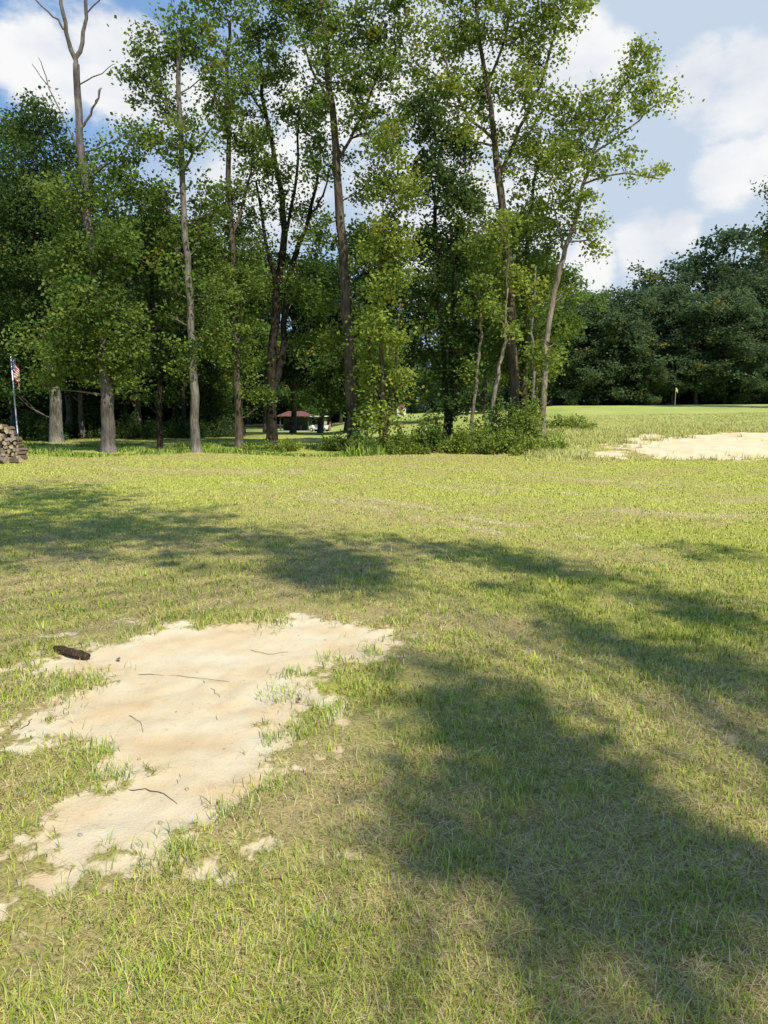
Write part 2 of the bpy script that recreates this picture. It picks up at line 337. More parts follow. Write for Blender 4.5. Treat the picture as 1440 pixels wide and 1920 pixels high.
def leafmesh(name,V,C,parent,off=(0,0,0)):
    n=len(V); V=V.reshape(-1,3)-np.array(off)
    return mesh_np(name,V,np.full(n,4),np.arange(n*4),LEAF,C=np.repeat(C,4,0),parent=parent)
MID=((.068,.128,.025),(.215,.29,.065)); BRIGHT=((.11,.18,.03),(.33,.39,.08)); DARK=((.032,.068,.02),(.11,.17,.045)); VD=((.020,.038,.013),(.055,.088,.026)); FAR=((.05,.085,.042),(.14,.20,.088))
def limb_curve(a,b,rng,k=5,sag=.12):
    a=np.array(a);b=np.array(b); d=np.linalg.norm(b-a); pts=[]
    for i in range(k+1):
        t=i/k; p=a*(1-t)+b*t; p=p+np.array([0,0,1])*math.sin(PI*t)*(-sag)*d*.5+rng.normal(0,.03*d,3)*(0<i<k); pts.append(p)
    return pts
NLEAF=0
def tree(name,label,Y,stems,clumps,bk,pal,seed,leaf=.138,dens=1.0,per=76,sig=.26,group=None,cat='tree',yel=.03,depthk=1.0,flare=True,grow=True):
    global NLEAF
    rng=np.random.RandomState(seed); random.seed(seed)
    W=[]
    for si,st in enumerate(stems):
        pts=[]
        for i,(px,py,w) in enumerate(st):
            p=P(px,py,Y)
            if si==0 and i==0: p[2]=float(terrain(p[0],Y))-.12
            pts.append((p,w/F*Y*.5))
        W.append(pts)
    mb=MB(); nodes=[]
    for si,pts in enumerate(W):
        q=[];rr_=[]
        for i in range(len(pts)-1):
            p0=pts[max(i-1,0)][0];p1=pts[i][0];p2=pts[i+1][0];p3=pts[min(i+2,len(pts)-1)][0]
            for j in range(4):
                t=j/4; p=.5*((2*p1)+(-p0+p2)*t+(2*p0-5*p1+4*p2-p3)*t*t+(-p0+3*p1-3*p2+p3)*t**3)
                q.append(p+rng.normal(0,.03,3)*(i+j>0)); rr_.append(pts[i][1]*(1-t)+pts[i+1][1]*t)
        q.append(pts[-1][0]); rr_.append(pts[-1][1])
        if si==0 and flare: rr_[0]*=1.35; rr_[1]*=1.08
        mb.tube(q,rr_,10 if rr_[0]>.1 else 6,jit=.07); nodes+=list(zip(q,rr_))
    base=W[0][0][0].copy(); base[2]+=.12
    NP=np.array([a for a,_ in nodes]); NR=np.array([b for _,b in nodes])
    cen=[]; sigs=[]
    cl2=list(clumps)
    if grow:
        for cl in clumps:
            dn=cl[4] if len(cl)>4 else 1.
            a=rng.uniform(0,2*PI); cl2.append((cl[0]+math.cos(a)*cl[2]*1.05,cl[1]+math.sin(a)*cl[3]*1.05,cl[2]*.62,cl[3]*.55,dn*.8))
    for cl in cl2:
        px,py,rx,ry=cl[:4]; dn=(cl[4] if len(cl)>4 else 1.)*dens
        c=P(px,py,Y); ax=rx/F*Y; az=ry/F*Y; ay=max(.6,min(ax,az)*1.2)*depthk
        c[1]+=rng.uniform(-.5,.5)*ay
        cost=np.linalg.norm(NP-c,axis=1)+np.maximum(0,NP[:,2]-(c[2]-.25*np.linalg.norm(NP[:,:2]-c[:2],axis=1)))*2.
        i=int(np.argmin(cost)); dd=np.linalg.norm(NP[i]-c)
        r0=min(NR[i]*.6,.022+.008*dd); lp=limb_curve(NP[i],c,rng); mb.tube(lp,[r0*(1-.7*t/5) for t in range(6)],5,jit=.05)
        area=PI*ax*az; m=max(3,int(area*3.1*dn))
        v=rng.normal(0,1,(m,3)); v/=np.linalg.norm(v,axis=1)[:,None]; v*=(rng.rand(m,1)**.42)
        sb=c+v*np.array([ax,ay,az])*1.0
        lob=c+ (lambda w:w/np.linalg.norm(w,axis=1)[:,None])(rng.normal(0,1,(5,3)))*np.array([ax,ay,az])*.8
        li=rng.randint(0,5,m); pull=rng.uniform(0,.65,(m,1)); sb=sb*(1-pull)+lob[li]*pull
        for b_ in sb[::2]:
            s=lp[rng.randint(2,6)]; mb.tube([s,(s+b_)/2+rng.normal(0,.08,3),b_],[.014,.010,.005],3,cap=False)
        cen.append(sb); sigs.append(rng.uniform(.6,1.4,m)*sig)
    root=empty(name,base); tag(root,label,cat,group)
    mb.build('trunk',BK[bk],root,off=base,smooth=True)
    if cen:
        Vv,Cc=leafgeo(np.concatenate(cen),np.concatenate(sigs),per,leaf,pal,rng,yel=yel); leafmesh('crown',Vv,Cc,root,off=base); NLEAF+=len(Vv)
    return root
tree('broadleaf_tree','tall tree at left with a bare dead forked top above a leafy middle',28.6,
 [[(207,850,27),(201,740,23),(190,640,20),(178,520,18),(165,400,15),(150,250,13),(143,120,11)],[(143,122,9),(126,60,7),(113,-10,6),(106,-80,4)],[(143,122,9),(158,60,7),(163,-40,5)],[(150,240,6),(175,205,4),(190,165,3)],[(124,58,4),(98,30,3),(62,-4,2)],[(152,290,3),(95,165,2),(72,108,1)],[(147,160,3),(185,140,2),(215,120,1)],[(115,0,3),(90,-30,2)],[(95,165,2),(60,120,1)],[(160,30,3),(190,-10,2)],[(190,165,2),(178,195,1.5)],[(113,-5,3),(135,-40,2)]],
 [(200,560,90,90,1.2),(160,640,95,80,1.3),(235,650,60,60,1.2),(235,480,65,70),(130,460,60,80),(150,540,80,60,1.2),(185,700,70,40,1.1),(120,370,45,50,.7),(215,390,50,50,.9),(130,700,60,35,1.),(240,330,50,40,.6),(180,340,35,35,.5),(230,250,40,35,.35),(215,300,30,30,.4)],'dead',MID,11,dens=1.0)
tree('broadleaf_tree','grey trunked dark leafy tree behind the dead topped tree at far left',38,
 [[(108,828,24),(100,720,20),(88,600,14),(75,480,9),(60,360,5)],[(95,640,8),(120,500,6),(130,360,4)]],
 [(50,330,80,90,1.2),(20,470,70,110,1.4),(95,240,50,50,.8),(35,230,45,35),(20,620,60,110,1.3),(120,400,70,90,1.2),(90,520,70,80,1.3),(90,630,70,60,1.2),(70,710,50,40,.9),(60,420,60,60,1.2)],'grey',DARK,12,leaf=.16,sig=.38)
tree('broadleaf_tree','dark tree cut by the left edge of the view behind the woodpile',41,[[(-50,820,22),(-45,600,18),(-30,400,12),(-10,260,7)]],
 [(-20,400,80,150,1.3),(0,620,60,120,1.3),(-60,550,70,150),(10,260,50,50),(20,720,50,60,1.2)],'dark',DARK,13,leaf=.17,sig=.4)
tree('broadleaf_tree','slim straight pale grey trunked tree, second trunk of the front row from the left',29,
 [[(368,842,18),(363,700,15),(353,520,13),(345,380,11),(338,220,9),(335,60,6)],[(342,330,6),(375,270,4),(400,235,2)],[(338,240,5),(300,180,3),(270,130,2)]],
 [(330,60,70,55,1.),(290,110,50,35),(380,80,50,50,.9),(320,180,65,50,1.),(275,135,35,25,.8),(350,260,55,50,1.),(300,280,45,40,.8),(355,360,50,50,.9),(300,380,45,45,.9),(370,450,45,45,.9),(320,460,40,45,.8),(325,540,40,45,.8),(395,560,40,50,.9),(340,650,35,40,.5),(400,180,40,50,.8),(400,640,35,45,.7)],'grey',MID,14,dens=1.,yel=.04)
tree('young_tree','thin dark trunk between the dead topped tree and the pale grey trunk',30.5,[[(300,838,11),(298,700,9),(285,560,7),(270,430,4)]],
 [(280,580,60,60,1.2),(300,680,60,50,1.1),(265,480,50,60,1.1),(310,500,40,50,1.),(280,400,45,50,.8),(320,740,40,30,.6)],'dark',DARK,15)
tree('broadleaf_tree','brown trunked tree standing between pale grey trunk and double trunked tree',32,
 [[(448,832,15),(445,700,13),(436,480,11),(426,200,8),(430,40,5)],[(434,440,6),(470,330,4),(480,240,3)],[(430,260,5),(400,170,3)]],
 [(425,400,45,70,1.1),(445,560,55,70,1.1),(430,660,55,50,1.1),(470,150,45,60,.8),(430,40,60,55,1.),(480,260,40,50,.8),(400,150,40,45,.8),(405,480,40,60,1.),(440,270,40,50,.8),(470,470,40,50,.8),(460,740,40,30,.7),(450,340,40,45,.9)],'brown',MID,16,dens=1.)
tree('broadleaf_tree','thick dark tree whose trunk splits in two low down above the small pavilion',33,
 [[(508,822,20),(511,700,17),(519,560,14),(533,430,12),(522,330,9),(500,220,7),(482,60,4)],[(512,740,13),(532,640,12),(546,500,10),(578,410,7),(602,300,4)],[(521,560,9),(500,460,7),(480,340,4)],[(535,440,7),(555,330,5),(560,200,3)],[(580,400,5),(600,380,4),(625,300,2)],[(500,225,4),(460,160,3),(440,120,2)]],
 [(520,150,60,65,.8),(480,240,50,55,.8),(590,290,50,55,.9),(540,40,75,60,1.),(475,420,40,55,1.),(565,200,45,55,.8),(580,470,38,50,.9),(505,330,45,45,.8),(600,180,40,60,.9),(480,60,55,55,1.),(470,690,40,50,.9),(570,640,38,50,.9),(555,370,45,45,.8),(570,560,40,45,.9),(480,560,38,55,1.),(535,500,30,40,.5)],'dark',MID,17,dens=1.)
tree('broadleaf_tree','tall leaning brown grey trunk in the middle of the row with vines round its foot',31,
 [[(664,834,24),(656,700,20),(646,540,18),(635,380,15),(626,230,12),(611,100,8),(600,-40,5)],[(630,300,6),(680,210,5),(720,100,3)],[(622,200,5),(580,120,4),(560,40,2)]],
 [(620,40,70,60,1.1),(690,60,70,65,1.1),(570,20,55,50),(660,150,60,55,1.),(705,160,60,55,1.1),(745,110,45,45,.9),(690,250,55,55,1.1),(590,100,50,45,.9),(596,330,36,45,.8),(690,340,45,50,1.1),(740,230,45,55),(590,220,45,50,.9),(698,760,28,50,1.2),(720,20,55,50),(690,440,32,50,1.1),(600,440,34,50,.9),(600,540,32,55,.9),(604,640,30,45,.9)],'brown',MID,18,dens=1.05,yel=.04,depthk=.8,grow=False)
tree('vine_clad_tree','leafy vine covered sapling right of the leaning brown trunk, foliage down to the ground',28.5,
 [[(722,840,9),(718,700,8),(712,560,6),(718,420,4)],[(722,820,5),(740,700,5),(752,560,3)],[(720,800,5),(698,700,4),(690,600,3)]],
 [(722,700,52,65,1.4),(718,620,48,60,1.3),(722,530,48,60,1.3),(730,440,50,60,1.3),(712,780,46,45,1.4),(745,370,50,50,1.2),(748,630,28,45),(705,480,34,50,1.1),(755,480,32,50,1.),(730,330,50,50,1.1),(692,690,22,60,1.),(755,720,26,50,1.),(720,270,45,45,1.)],'brown',BRIGHT,19,dens=1.1,grow=False)
tree('broadleaf_tree','twin stemmed dark tree just right of the sky gap in the row',31,
 [[(838,826,12),(834,700,10),(822,520,8),(812,350,6)],[(845,815,11),(848,700,9),(850,560,7),(860,420,4)],[(832,700,6),(800,640,4),(785,560,3)]],
 [(835,700,70,38,1.3),(830,620,48,48,1.2),(820,540,55,55,1.2),(800,440,62,60,1.2),(820,340,65,60,1.2),(810,240,65,60,1.2),(860,760,60,38,1.2),(855,460,50,55,1.2),(790,330,45,50,1.),(875,580,45,55,1.2),(790,740,35,28,.9),(860,280,50,55,1.1),(880,680,40,45,1.1),(870,380,45,50,1.1)],'dark',DARK,20,dens=1.15,grow=False)
tree('young_tree','thin pale leaning stem right of the twin stemmed tree',30.,[[(880,810,7),(892,720,6),(901,650,5),(902,600,4),(898,540,2.5)]],[(890,560,42,45,1.2),(895,480,42,50,1.1),(885,690,26,36,.9)],'pale',MID,21,grow=False)
tree('young_tree','pale tan stem leaning right toward the tallest right-hand trunk',29.5,[[(915,815,9),(925,745,8),(940,670,7),(948,610,5),(952,540,3)]],[(950,520,42,50,1.1),(925,590,34,44,1.),(945,430,40,45,1.),(955,620,26,30,.9)],'pale',BRIGHT,22,grow=False)
tree('broadleaf_tree','tallest dark reddish trunked tree of the right-hand clump with wide spreading crown',31,
 [[(963,815,20),(962,680,18),(955,560,16),(945,420,14),(931,300,12),(920,200,9),(900,80,7),(890,-40,5)],[(936,330,8),(975,240,6),(1025,130,5),(1050,20,3)],[(931,270,6),(865,200,5),(830,100,3)],[(915,160,5),(950,60,4),(960,-30,3)]],
 [(860,50,70,60,1.1),(800,60,50,55,1.),(940,40,65,60,1.1),(1030,40,60,50,1.),(1010,120,60,50,1.),(900,150,75,60,1.1),(970,190,60,55,1.),(840,170,60,50,1.),(870,260,60,50,1.1),(975,300,52,50,1.),(890,370,50,55,1.1),(1000,260,45,45,.9),(900,470,42,55,1.1),(1060,20,45,40,.9),(900,-20,90,40,1.),(1020,-20,80,40,.9),(985,400,42,50,1.),(910,560,36,45,1.)],'brown',BRIGHT,23,dens=.95,yel=.04)
tree('broadleaf_tree','dark stem close beside the tallest right-hand trunk, foliage low down',32.5,[[(982,815,13),(984,680,11),(985,540,9),(995,400,6),(1010,300,4)]],
 [(990,400,55,55,1.1),(985,500,55,55,1.2),(1010,580,42,50,1.1),(955,620,42,55,1.1),(1035,420,45,50,1.),(975,700,44,45,1.),(1030,320,50,50,1.),(1020,500,40,40,1.),(1000,660,36,45,1.),(930,680,34,50,1.)],'brown',MID,24,dens=1.,yel=.05)
tree('young_tree','very thin upright sapling between the two right-hand trunks',30,[[(997,815,7),(998,700,6),(1000,600,5),(1004,500,3)]],[(1005,660,28,50,.9),(1000,560,32,40,.9),(1008,740,24,34,.9)],'grey',BRIGHT,25,yel=.06)
tree('broadleaf_tree','pale slender tree leaning right into the open sky at the right end of the row',30,
 [[(1015,815,13),(1021,690,11),(1034,570,10),(1055,485,9),(1080,410,7),(1100,330,6),(1130,230,5),(1180,140,3)],[(1095,345,4),(1170,325,3),(1245,335,2)],[(1110,290,4),(1180,240,3),(1235,190,2)],[(1060,475,4),(1040,400,3),(1030,330,2)],[(1065,455,3),(1110,450,2),(1125,470,2)]],
 [(1185,120,40,34,1.1),(1215,160,40,32,1.),(1240,200,30,28,1.),(1130,180,50,40,1.1),(1150,240,50,35,1.),(1090,250,50,45,1.1),(1210,325,52,16,1.1),(1170,300,40,22,.9),(1100,310,45,40,1.1),(1075,370,45,45,1.1),(1100,430,32,35,.9),(1115,465,18,15,.8),(1050,300,45,45,1.),(1190,200,35,30,.9),(1060,550,20,25,.5),(1210,100,22,22,.8),(1060,200,50,45,1.1),(1045,640,22,40,.5)],'pale',BRIGHT,26,dens=1.1,sig=.24,yel=.03,grow=False)
tree('broadleaf_tree','tree whose dark foliage enters the view at the right edge',52,[[(1560,770,26),(1550,600,20),(1530,400,13),(1510,280,7)]],
 [(1500,400,65,55,1.1),(1475,360,36,30,.9),(1510,330,60,50),(1550,500,70,60),(1436,455,18,16,.8),(1460,430,30,25,.9),(1560,620,70,60)],'dark',DARK,27,leaf=.2,sig=.4,grow=False)
# ---------- background trees
def proto(seed,h,rad,low,pal,bk,leaf=.29,nb=230,per=60,sg=.46):
    rng=np.random.RandomState(seed); random.seed(seed); mb=MB()
    lean=rng.normal(0,.5,2); st=[]
    for i in range(9):
        t=i/8; st.append(np.array([lean[0]*t+rng.normal(0,.1)*(i>0),lean[1]*t+rng.normal(0,.1)*(i>0),h*.92*t-.15*(i==0)]))
    mb.tube(st,[.26*(1-.85*i/8)*(1.3 if i==0 else 1)*h/16 for i in range(9)],8,jit=.06)
    cen=[]
    for k in range(17):
        t=rng.uniform(low,.93); z=h*t; rp=rad*(math.sin(PI*min(1,max(.12,(1-t)/(1-low)*.85+.12)))**.6); a=rng.uniform(0,2*PI); q=rng.uniform(.35,1)*rp
        c=np.array([math.cos(a)*q+lean[0]*t,math.sin(a)*q+lean[1]*t,z])
        s=st[max(1,min(8,int(t*8*.8)))]; mb.tube(limb_curve(s,c,rng,4),[.08,.06,.045,.03,.02],5)
        m=nb//17; cen.append(c+rng.normal(0,1,(m,3))*np.array([.22,.22,.15])*rad)
    root=empty('woodland_tree',(0,0,0)); mb.build('trunk',BK[bk],root,smooth=True)
    Vv,Cc=leafgeo(np.concatenate(cen),sg,per,leaf,pal,rng,yel=.01); leafmesh('crown',Vv,Cc,root); return root
protos=[proto(101,16,4.2,.22,DARK,'dark'),proto(102,15,3.6,.32,VD,'grey'),proto(103,17,4.6,.12,DARK,'dark'),proto(104,14,4.,.08,VD,'dark'),proto(105,16,3.8,.18,MID,'brown'),  # DARK and VD crowns: the wood's interior shade is put into the leaf colour
 proto(106,17,5.,.10,FAR,'dark',.36),proto(107,16,4.6,.07,FAR,'dark',.36),proto(108,17,4.4,.16,FAR,'brown',.36)]  # FAR leaves are paler and bluer: distance haze painted into their colour
HP=[16,15,17,14,16,17,16,17]
used=set()
def place(pi,px,Y,h,label,group,rz,wd=1.05):
    root=protos[pi]
    if pi in used: root=copy_tree(protos[pi])
    else: used.add(pi)
    x_=(px-720)/F*Y; root.location=(x_,Y,float(terrain(x_,Y))); s=h/HP[pi]; root.scale=(s*wd,s*wd,s); root.rotation_euler=(0,0,rz)
    tag(root,label,'tree',group); return root
rg=random.Random(5)
A=[(-110,46,16),(-20,52,17),(60,58,16.5),(130,47,13),(200,55,16),(262,45,13.5),(330,53,15),(395,60,16),(455,66,16),(-60,66,19),(30,70,19),(120,72,18),(210,70,18),(300,74,18),(380,78,18),(650,56,14),(600,70,15),(680,62,16),(-160,60,18),(430,50,12),(350,44,9),(240,62,16),(500,62,14.5),(550,68,16),(160,44,9),(400,47,8.5),(-30,46,9),(455,52,11)]
for i,(px,Y_,h) in enumerate(A):
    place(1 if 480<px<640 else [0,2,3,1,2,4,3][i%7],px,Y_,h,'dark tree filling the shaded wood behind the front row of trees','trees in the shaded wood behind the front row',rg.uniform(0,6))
for i,(px,Y_,h) in enumerate([(720,64,16),(850,62,14.5),(900,58,15),(960,64,14.5),(1000,60,12)]):
    place([2,4,0][i%3],px,Y_,h,'leafy tree standing behind the right-hand clump of trunks','trees behind the right-hand clump',rg.uniform(0,6))
B=[(560,118,15),(500,122,17),(620,120,15),(440,116,15),(680,125,16),(470,140,20),(560,142,18),(640,140,17),(730,150,15),(700,170,17)]
for i,(px,Y_,h) in enumerate(B):
    place([2,3,0][i%3],px,Y_,h,'dark tree behind the small pavilion and golf cart','trees standing behind the pavilion',rg.uniform(0,6))
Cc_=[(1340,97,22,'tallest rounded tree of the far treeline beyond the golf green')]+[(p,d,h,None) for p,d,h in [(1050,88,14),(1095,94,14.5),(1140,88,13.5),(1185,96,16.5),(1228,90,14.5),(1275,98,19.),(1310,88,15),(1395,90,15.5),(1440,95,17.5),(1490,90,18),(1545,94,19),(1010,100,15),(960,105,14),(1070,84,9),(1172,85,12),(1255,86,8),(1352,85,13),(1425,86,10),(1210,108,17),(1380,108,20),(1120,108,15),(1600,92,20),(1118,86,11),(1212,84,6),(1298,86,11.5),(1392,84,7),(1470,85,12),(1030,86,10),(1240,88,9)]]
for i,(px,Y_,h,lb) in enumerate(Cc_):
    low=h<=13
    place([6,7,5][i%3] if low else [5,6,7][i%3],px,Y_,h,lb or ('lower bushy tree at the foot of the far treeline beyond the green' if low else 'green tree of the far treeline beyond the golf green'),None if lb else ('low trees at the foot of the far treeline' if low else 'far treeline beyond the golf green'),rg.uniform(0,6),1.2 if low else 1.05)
D_=[(800,190,17),(850,185,16),(900,180,17),(770,200,18),(940,150,16),(830,210,19),(880,215,20)]
for i,(px,Y_,h) in enumerate(D_):
    place([4,5][i%2],px,Y_,h,'distant tree seen through the gap right of the middle of the row','distant trees in the gap',rg.uniform(0,6))
rng=np.random.RandomState(77); cs=[]
for k in range(9000):
    px=rng.uniform(-900,2300)
    Yd=rng.uniform(150,165) if not(740<px<950) else rng.uniform(230,245)
    if px<740: Yd=rng.uniform(84,100) if px<400 else Yd
    if px>1010: Yd=rng.uniform(112,120)
    hh=(9+5*float(vn(px*.02,0.,3)))*(1 if Yd>105 else .8); z=rng.rand()**(1.5 if k%2 else .8)*hh
    x_=(px-720)/F*Yd; cs.append((x_,Yd,z+float(terrain(x_,Yd))-.3))
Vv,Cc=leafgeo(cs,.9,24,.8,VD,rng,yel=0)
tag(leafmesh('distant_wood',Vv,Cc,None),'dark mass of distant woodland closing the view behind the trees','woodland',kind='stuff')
# ---------- shrubs: many leafy shoots of uneven height from one root
def shrub(px,Y_,w,h,label,pal,seed,name='leafy_shrub',leaf=.10):
    rng=np.random.RandomState(seed); random.seed(seed); x_=(px-720)/F*Y_; base=np.array([x_,Y_,float(terrain(x_,Y_))]); mb=MB()
    c=[]
    for k in range(int(11*w)+4):
        a=rng.uniform(0,2*PI); q=math.sqrt(rng.rand())*w/2; bx,by=math.cos(a)*q,math.sin(a)*q*.8; hh=h*rng.uniform(.2,1.3)*(1-.45*(q/(w/2))**2); tx_,ty_=bx+rng.normal(0,.15),by+rng.normal(0,.15)
        mb.tube([(0,0,-.12),(bx*.8,by*.8,-.06),(bx,by,.0),((bx+tx_)/2,(by+ty_)/2,hh*.5),(tx_,ty_,hh)],[.02,.014,.013,.01,.005],4)
        for j in range(max(2,int(hh/.17))):
            t=(j+.6)/max(2,int(hh/.17)); c.append((bx*(1-t)+tx_*t+rng.normal(0,.06),by*(1-t)+ty_*t+rng.normal(0,.06),hh*t))
    root=empty(name,base); tag(root,label,'shrub'); mb.build('stems',BK['brown'],root)
    Vv,Cc=leafgeo(c,.11,36,leaf,pal,rng,yel=.01,flat=.9); leafmesh('foliage',Vv,Cc,root)
SH=[(690,27.8,1.8,1.1,'dark low shrub under the vine covered sapling',MID),(757,27.6,1.5,1.0,'shrub between the vine covered sapling and the twin stemmed tree',BRIGHT),
(800,28.2,1.2,1.5,'leafy shrub left of the twin stems',MID),(850,27.8,1.5,.6,'small shrub at the foot of the twin stems',BRIGHT),(905,27.4,1.8,1.2,'bright green shrub below the pale leaning stems',BRIGHT),
(955,26.8,1.9,.8,'bright weedy shrub in front of the tallest right-hand trunk',BRIGHT),(1010,27,1.8,.6,'low bright shrub at the right end of the tree row',BRIGHT),(1060,36,2.6,.6,'low spreading green shrub right of the leaning pale tree',BRIGHT),
(505,29.5,2.2,.4,'low light green vine mound below the double trunked tree',BRIGHT),(632,29.5,1.2,.8,'leafy shrub just left of the leaning brown trunk',MID),
(340,44,3.,1.3,'dark undergrowth shrub between pale grey trunk and thin dark trunk',DARK),(250,43,3.2,1.2,'dark undergrowth shrub behind the dead topped tree',DARK),(60,40,3.5,1.3,'dark undergrowth shrub behind the woodpile',DARK),(160,45,3,1.1,'undergrowth shrub right of the grey far left trunk',DARK),(410,46,3,1.0,'undergrowth shrub behind the brown trunk',DARK),(930,29,2.2,1.9,'tall tangled shrub at the foot of the right-hand clump',MID),(985,29,1.8,1.5,'tangled shrub beside the right-hand trunks',BRIGHT)]
for i,s in enumerate(SH): shrub(*s,300+i)
# ---------- shade trees standing behind the viewpoint
def band(pts,n,seed,sp,thr=.4):
    rg=random.Random(seed); o=[]
    while len(o)<n:
        t=rg.random()*(len(pts)-1); k=min(int(t),len(pts)-2); f=t-k; a=pts[k]; b=pts[k+1]
        wd=a[2]*(1-f)+b[2]*f; px,py=a[0]*(1-f)+b[0]*f+rg.uniform(-10,10),a[1]*(1-f)+b[1]*f+rg.uniform(-1,1)*wd
        if float(vn(px/75.,py/38.,9))<thr and rg.random()<.85: continue
        o.append((px,py,sp*rg.uniform(.5,1.4)))
    return o
shL=band([(-60,960,60),(100,960,44),(200,970,34),(320,990,38),(480,1025,40),(600,1065,34),(700,1090,16)],72,1,42,.25)+band([(0,1040,10),(200,1035,14),(400,1050,20)],8,4,34,.25)
shR=band([(600,1040,16),(720,1025,14),(850,1025,14),(960,1045,14),(1100,1075,14),(1230,1115,12),(1330,1150,8)],40,2,34,.2)+band([(980,1110,8),(1120,1180,16),(1240,1230,20),(1340,1262,18),(1480,1280,18)],26,3,34,.25)+band([(1320,1035,5),(1480,1042,6)],5,8,28)
shN=band([(790,1310,20),(900,1350,46),(1000,1410,80),(1120,1490,100),(1220,1560,90),(1290,1640,60)],34,15,30,.45)+band([(860,1560,40),(980,1620,70),(1100,1660,70),(1200,1720,50)],15,6,30,.4)+band([(790,1280,6),(900,1290,12),(1000,1320,14)],6,7,24)
def shade(name,label,base,items,seed,k=1.):
    rng=np.random.RandomState(seed); random.seed(seed); mb=MB(); base=np.array(base,float); h=11
    st=[base+np.array([0,0,-.2])]+[base+np.array([rng.normal(0,.12),rng.normal(0,.12),h*i/6]) for i in range(1,8)]
    mb.tube(st,[.3,.26,.23,.2,.17,.14,.11,.08],10,jit=.05); cen=[];sg=[]
    for (px,py,rp) in items:
        g=G(px,py); d=np.hypot(*g); rx=rp/F*d; gy=abs(G(px,py-rp*.32)[1]-G(px,py+rp*.32)[1])*.5; ry=min(gy,1.1); hh=rng.uniform(9.5,14.); c=np.array([g[0],g[1],0])+SUN*hh/SUN[2]
        s=st[rng.randint(3,7)]; mb.tube(limb_curve(s,c,rng,5,-.05),[.03,.02,.014,.010,.008,.006],5)
        m=int(np.clip(k*7*rx*ry/.12,2,20))
        cen.append(c+rng.normal(0,1,(m,3))*np.array([rx*.8,ry*.8,.35])); sg.append(rng.uniform(.08,.22,m))
    root=empty(name,base); tag(root,label,'tree'); mb.build('trunk',BK['brown'],root,off=base,smooth=True)
    Vv,Cc=leafgeo(np.concatenate(cen),np.concatenate(sg),20,.12,MID,rng); leafmesh('crown',Vv,Cc,root,off=base)
shade('shade_tree','tree standing left behind the viewpoint whose limbs shade the middle of the lawn',(-7.5,-6,0),shL,401,1.)
shade('shade_tree','tree standing right behind the viewpoint whose limbs shade the right of the lawn',(6.8,-6,0),shR,402,1.)
shade('shade_tree','tree standing close behind the viewpoint that shades the near lawn',(4.6,-7.2,0),shN,403,1.3)
# ---------- woodpile
Mb=plain('log_bark',(.17,.125,.09),.95,.5,25); Me=plain('cut_wood',(.47,.35,.22),.9,.4,14); Me2=plain('weathered_cut_wood',(.34,.27,.20),.9,.45,14)
random.seed(9)
def logmesh(seed):
    rg=random.Random(seed); n=rg.choice([4,5,6,7]); L_=.42; pr=[]
    for k in range(n):
        a=2*PI*k/n+rg.uniform(-.25,.25); q=.082*rg.uniform(.75,1.12); pr.append((math.cos(a)*q*1.1,math.sin(a)*q*.95))
    mb=MB(); ys=[-L_/2,-L_/6,L_/6,L_/2]; V=[(a*(1+rg.uniform(-.06,.06)),y_,b_*(1+rg.uniform(-.06,.06))) for y_ in ys for a,b_ in pr]
    Fc=[(i*n+k,(i+1)*n+k,(i+1)*n+(k+1)%n,i*n+(k+1)%n) for i in range(3) for k in range(n)]
    mb.add(V,Fc,0); mb.add(V[:n],[tuple(range(n))],1); mb.add(V[-n:],[tuple(reversed(range(n)))],1); return mb
lm=[]
def putlog(x_,y_,z_,s,label,group,ry):
    k=random.randrange(8)
    if len(lm)<8: o=logmesh(len(lm)+1).build('firewood_log',[Mb,Me if len(lm)%3==0 else Me2]); lm.append(o)
    else: o=lm[k].copy(); COL.objects.link(o)
    o.location=(x_,y_,z_); o.scale=(s,1,s); o.rotation_euler=(random.uniform(-.06,.06),ry,random.uniform(-.3,.3)); tag(o,label,'log',group); return o
YW=24.3
for row in range(9):
    cols=12-(row>2)-(row>5)-(row>7)
    for c_ in range(cols):
        z_=.07+row*.125+.03*math.sin(c_*1.3); x_=-13.4+c_*.14+random.uniform(-.03,.05)
        putlog(x_,YW+random.uniform(-.1,.1),z_+random.uniform(-.02,.02),random.uniform(.75,1.2),'split brown firewood log in the stacked woodpile by the flagpole','firewood logs in the woodpile',random.uniform(0,6))
for (x_,y_,z_,s) in [(-11.75,22.6,.11,1.6),(-12.15,22.5,.12,1.8),(-11.4,22.9,.07,1.0),(-11.95,22.55,.30,1.3),(-11.75,23.6,.08,1.1)]:
    putlog(x_,y_,z_,s,'loose brown log lying in front of the woodpile','loose logs in front of the woodpile',random.uniform(0,6)).rotation_euler[2]=random.uniform(.5,1.4)
# ---------- flag and pole
Mpole=plain('pole_metal',(.55,.56,.58),.35,.1,30,.6,.02); Mred=plain('flag_red',(.50,.03,.05),.8,.1,30); Mwh=plain('flag_white',(.8,.8,.8),.8,.06,30); Mbl=plain('flag_blue',(.03,.05,.20),.8,.1,30)
YF=30; pb=P(33,798,YF); pb[2]=float(terrain(pb[0],YF)); ptop=P(20,668,YF)-pb
root=empty('flagpole',pb); tag(root,'thin pale metal flagpole leaning slightly left behind the woodpile','flagpole')
mb=MB(); mb.tube([(0,0,-.2),tuple(ptop*.5),tuple(ptop)],[.03,.026,.022],10); mb.build('pole',Mpole,root,smooth=True)
mb=MB(); mb.tube([ptop-np.array([0,0,.01]),ptop+np.array([0,0,.02]),ptop+np.array([0,0,.06]),ptop+np.array([0,0,.085])],[.02,.045,.04,.01],10); mb.build('finial',Mpole,root,smooth=True)
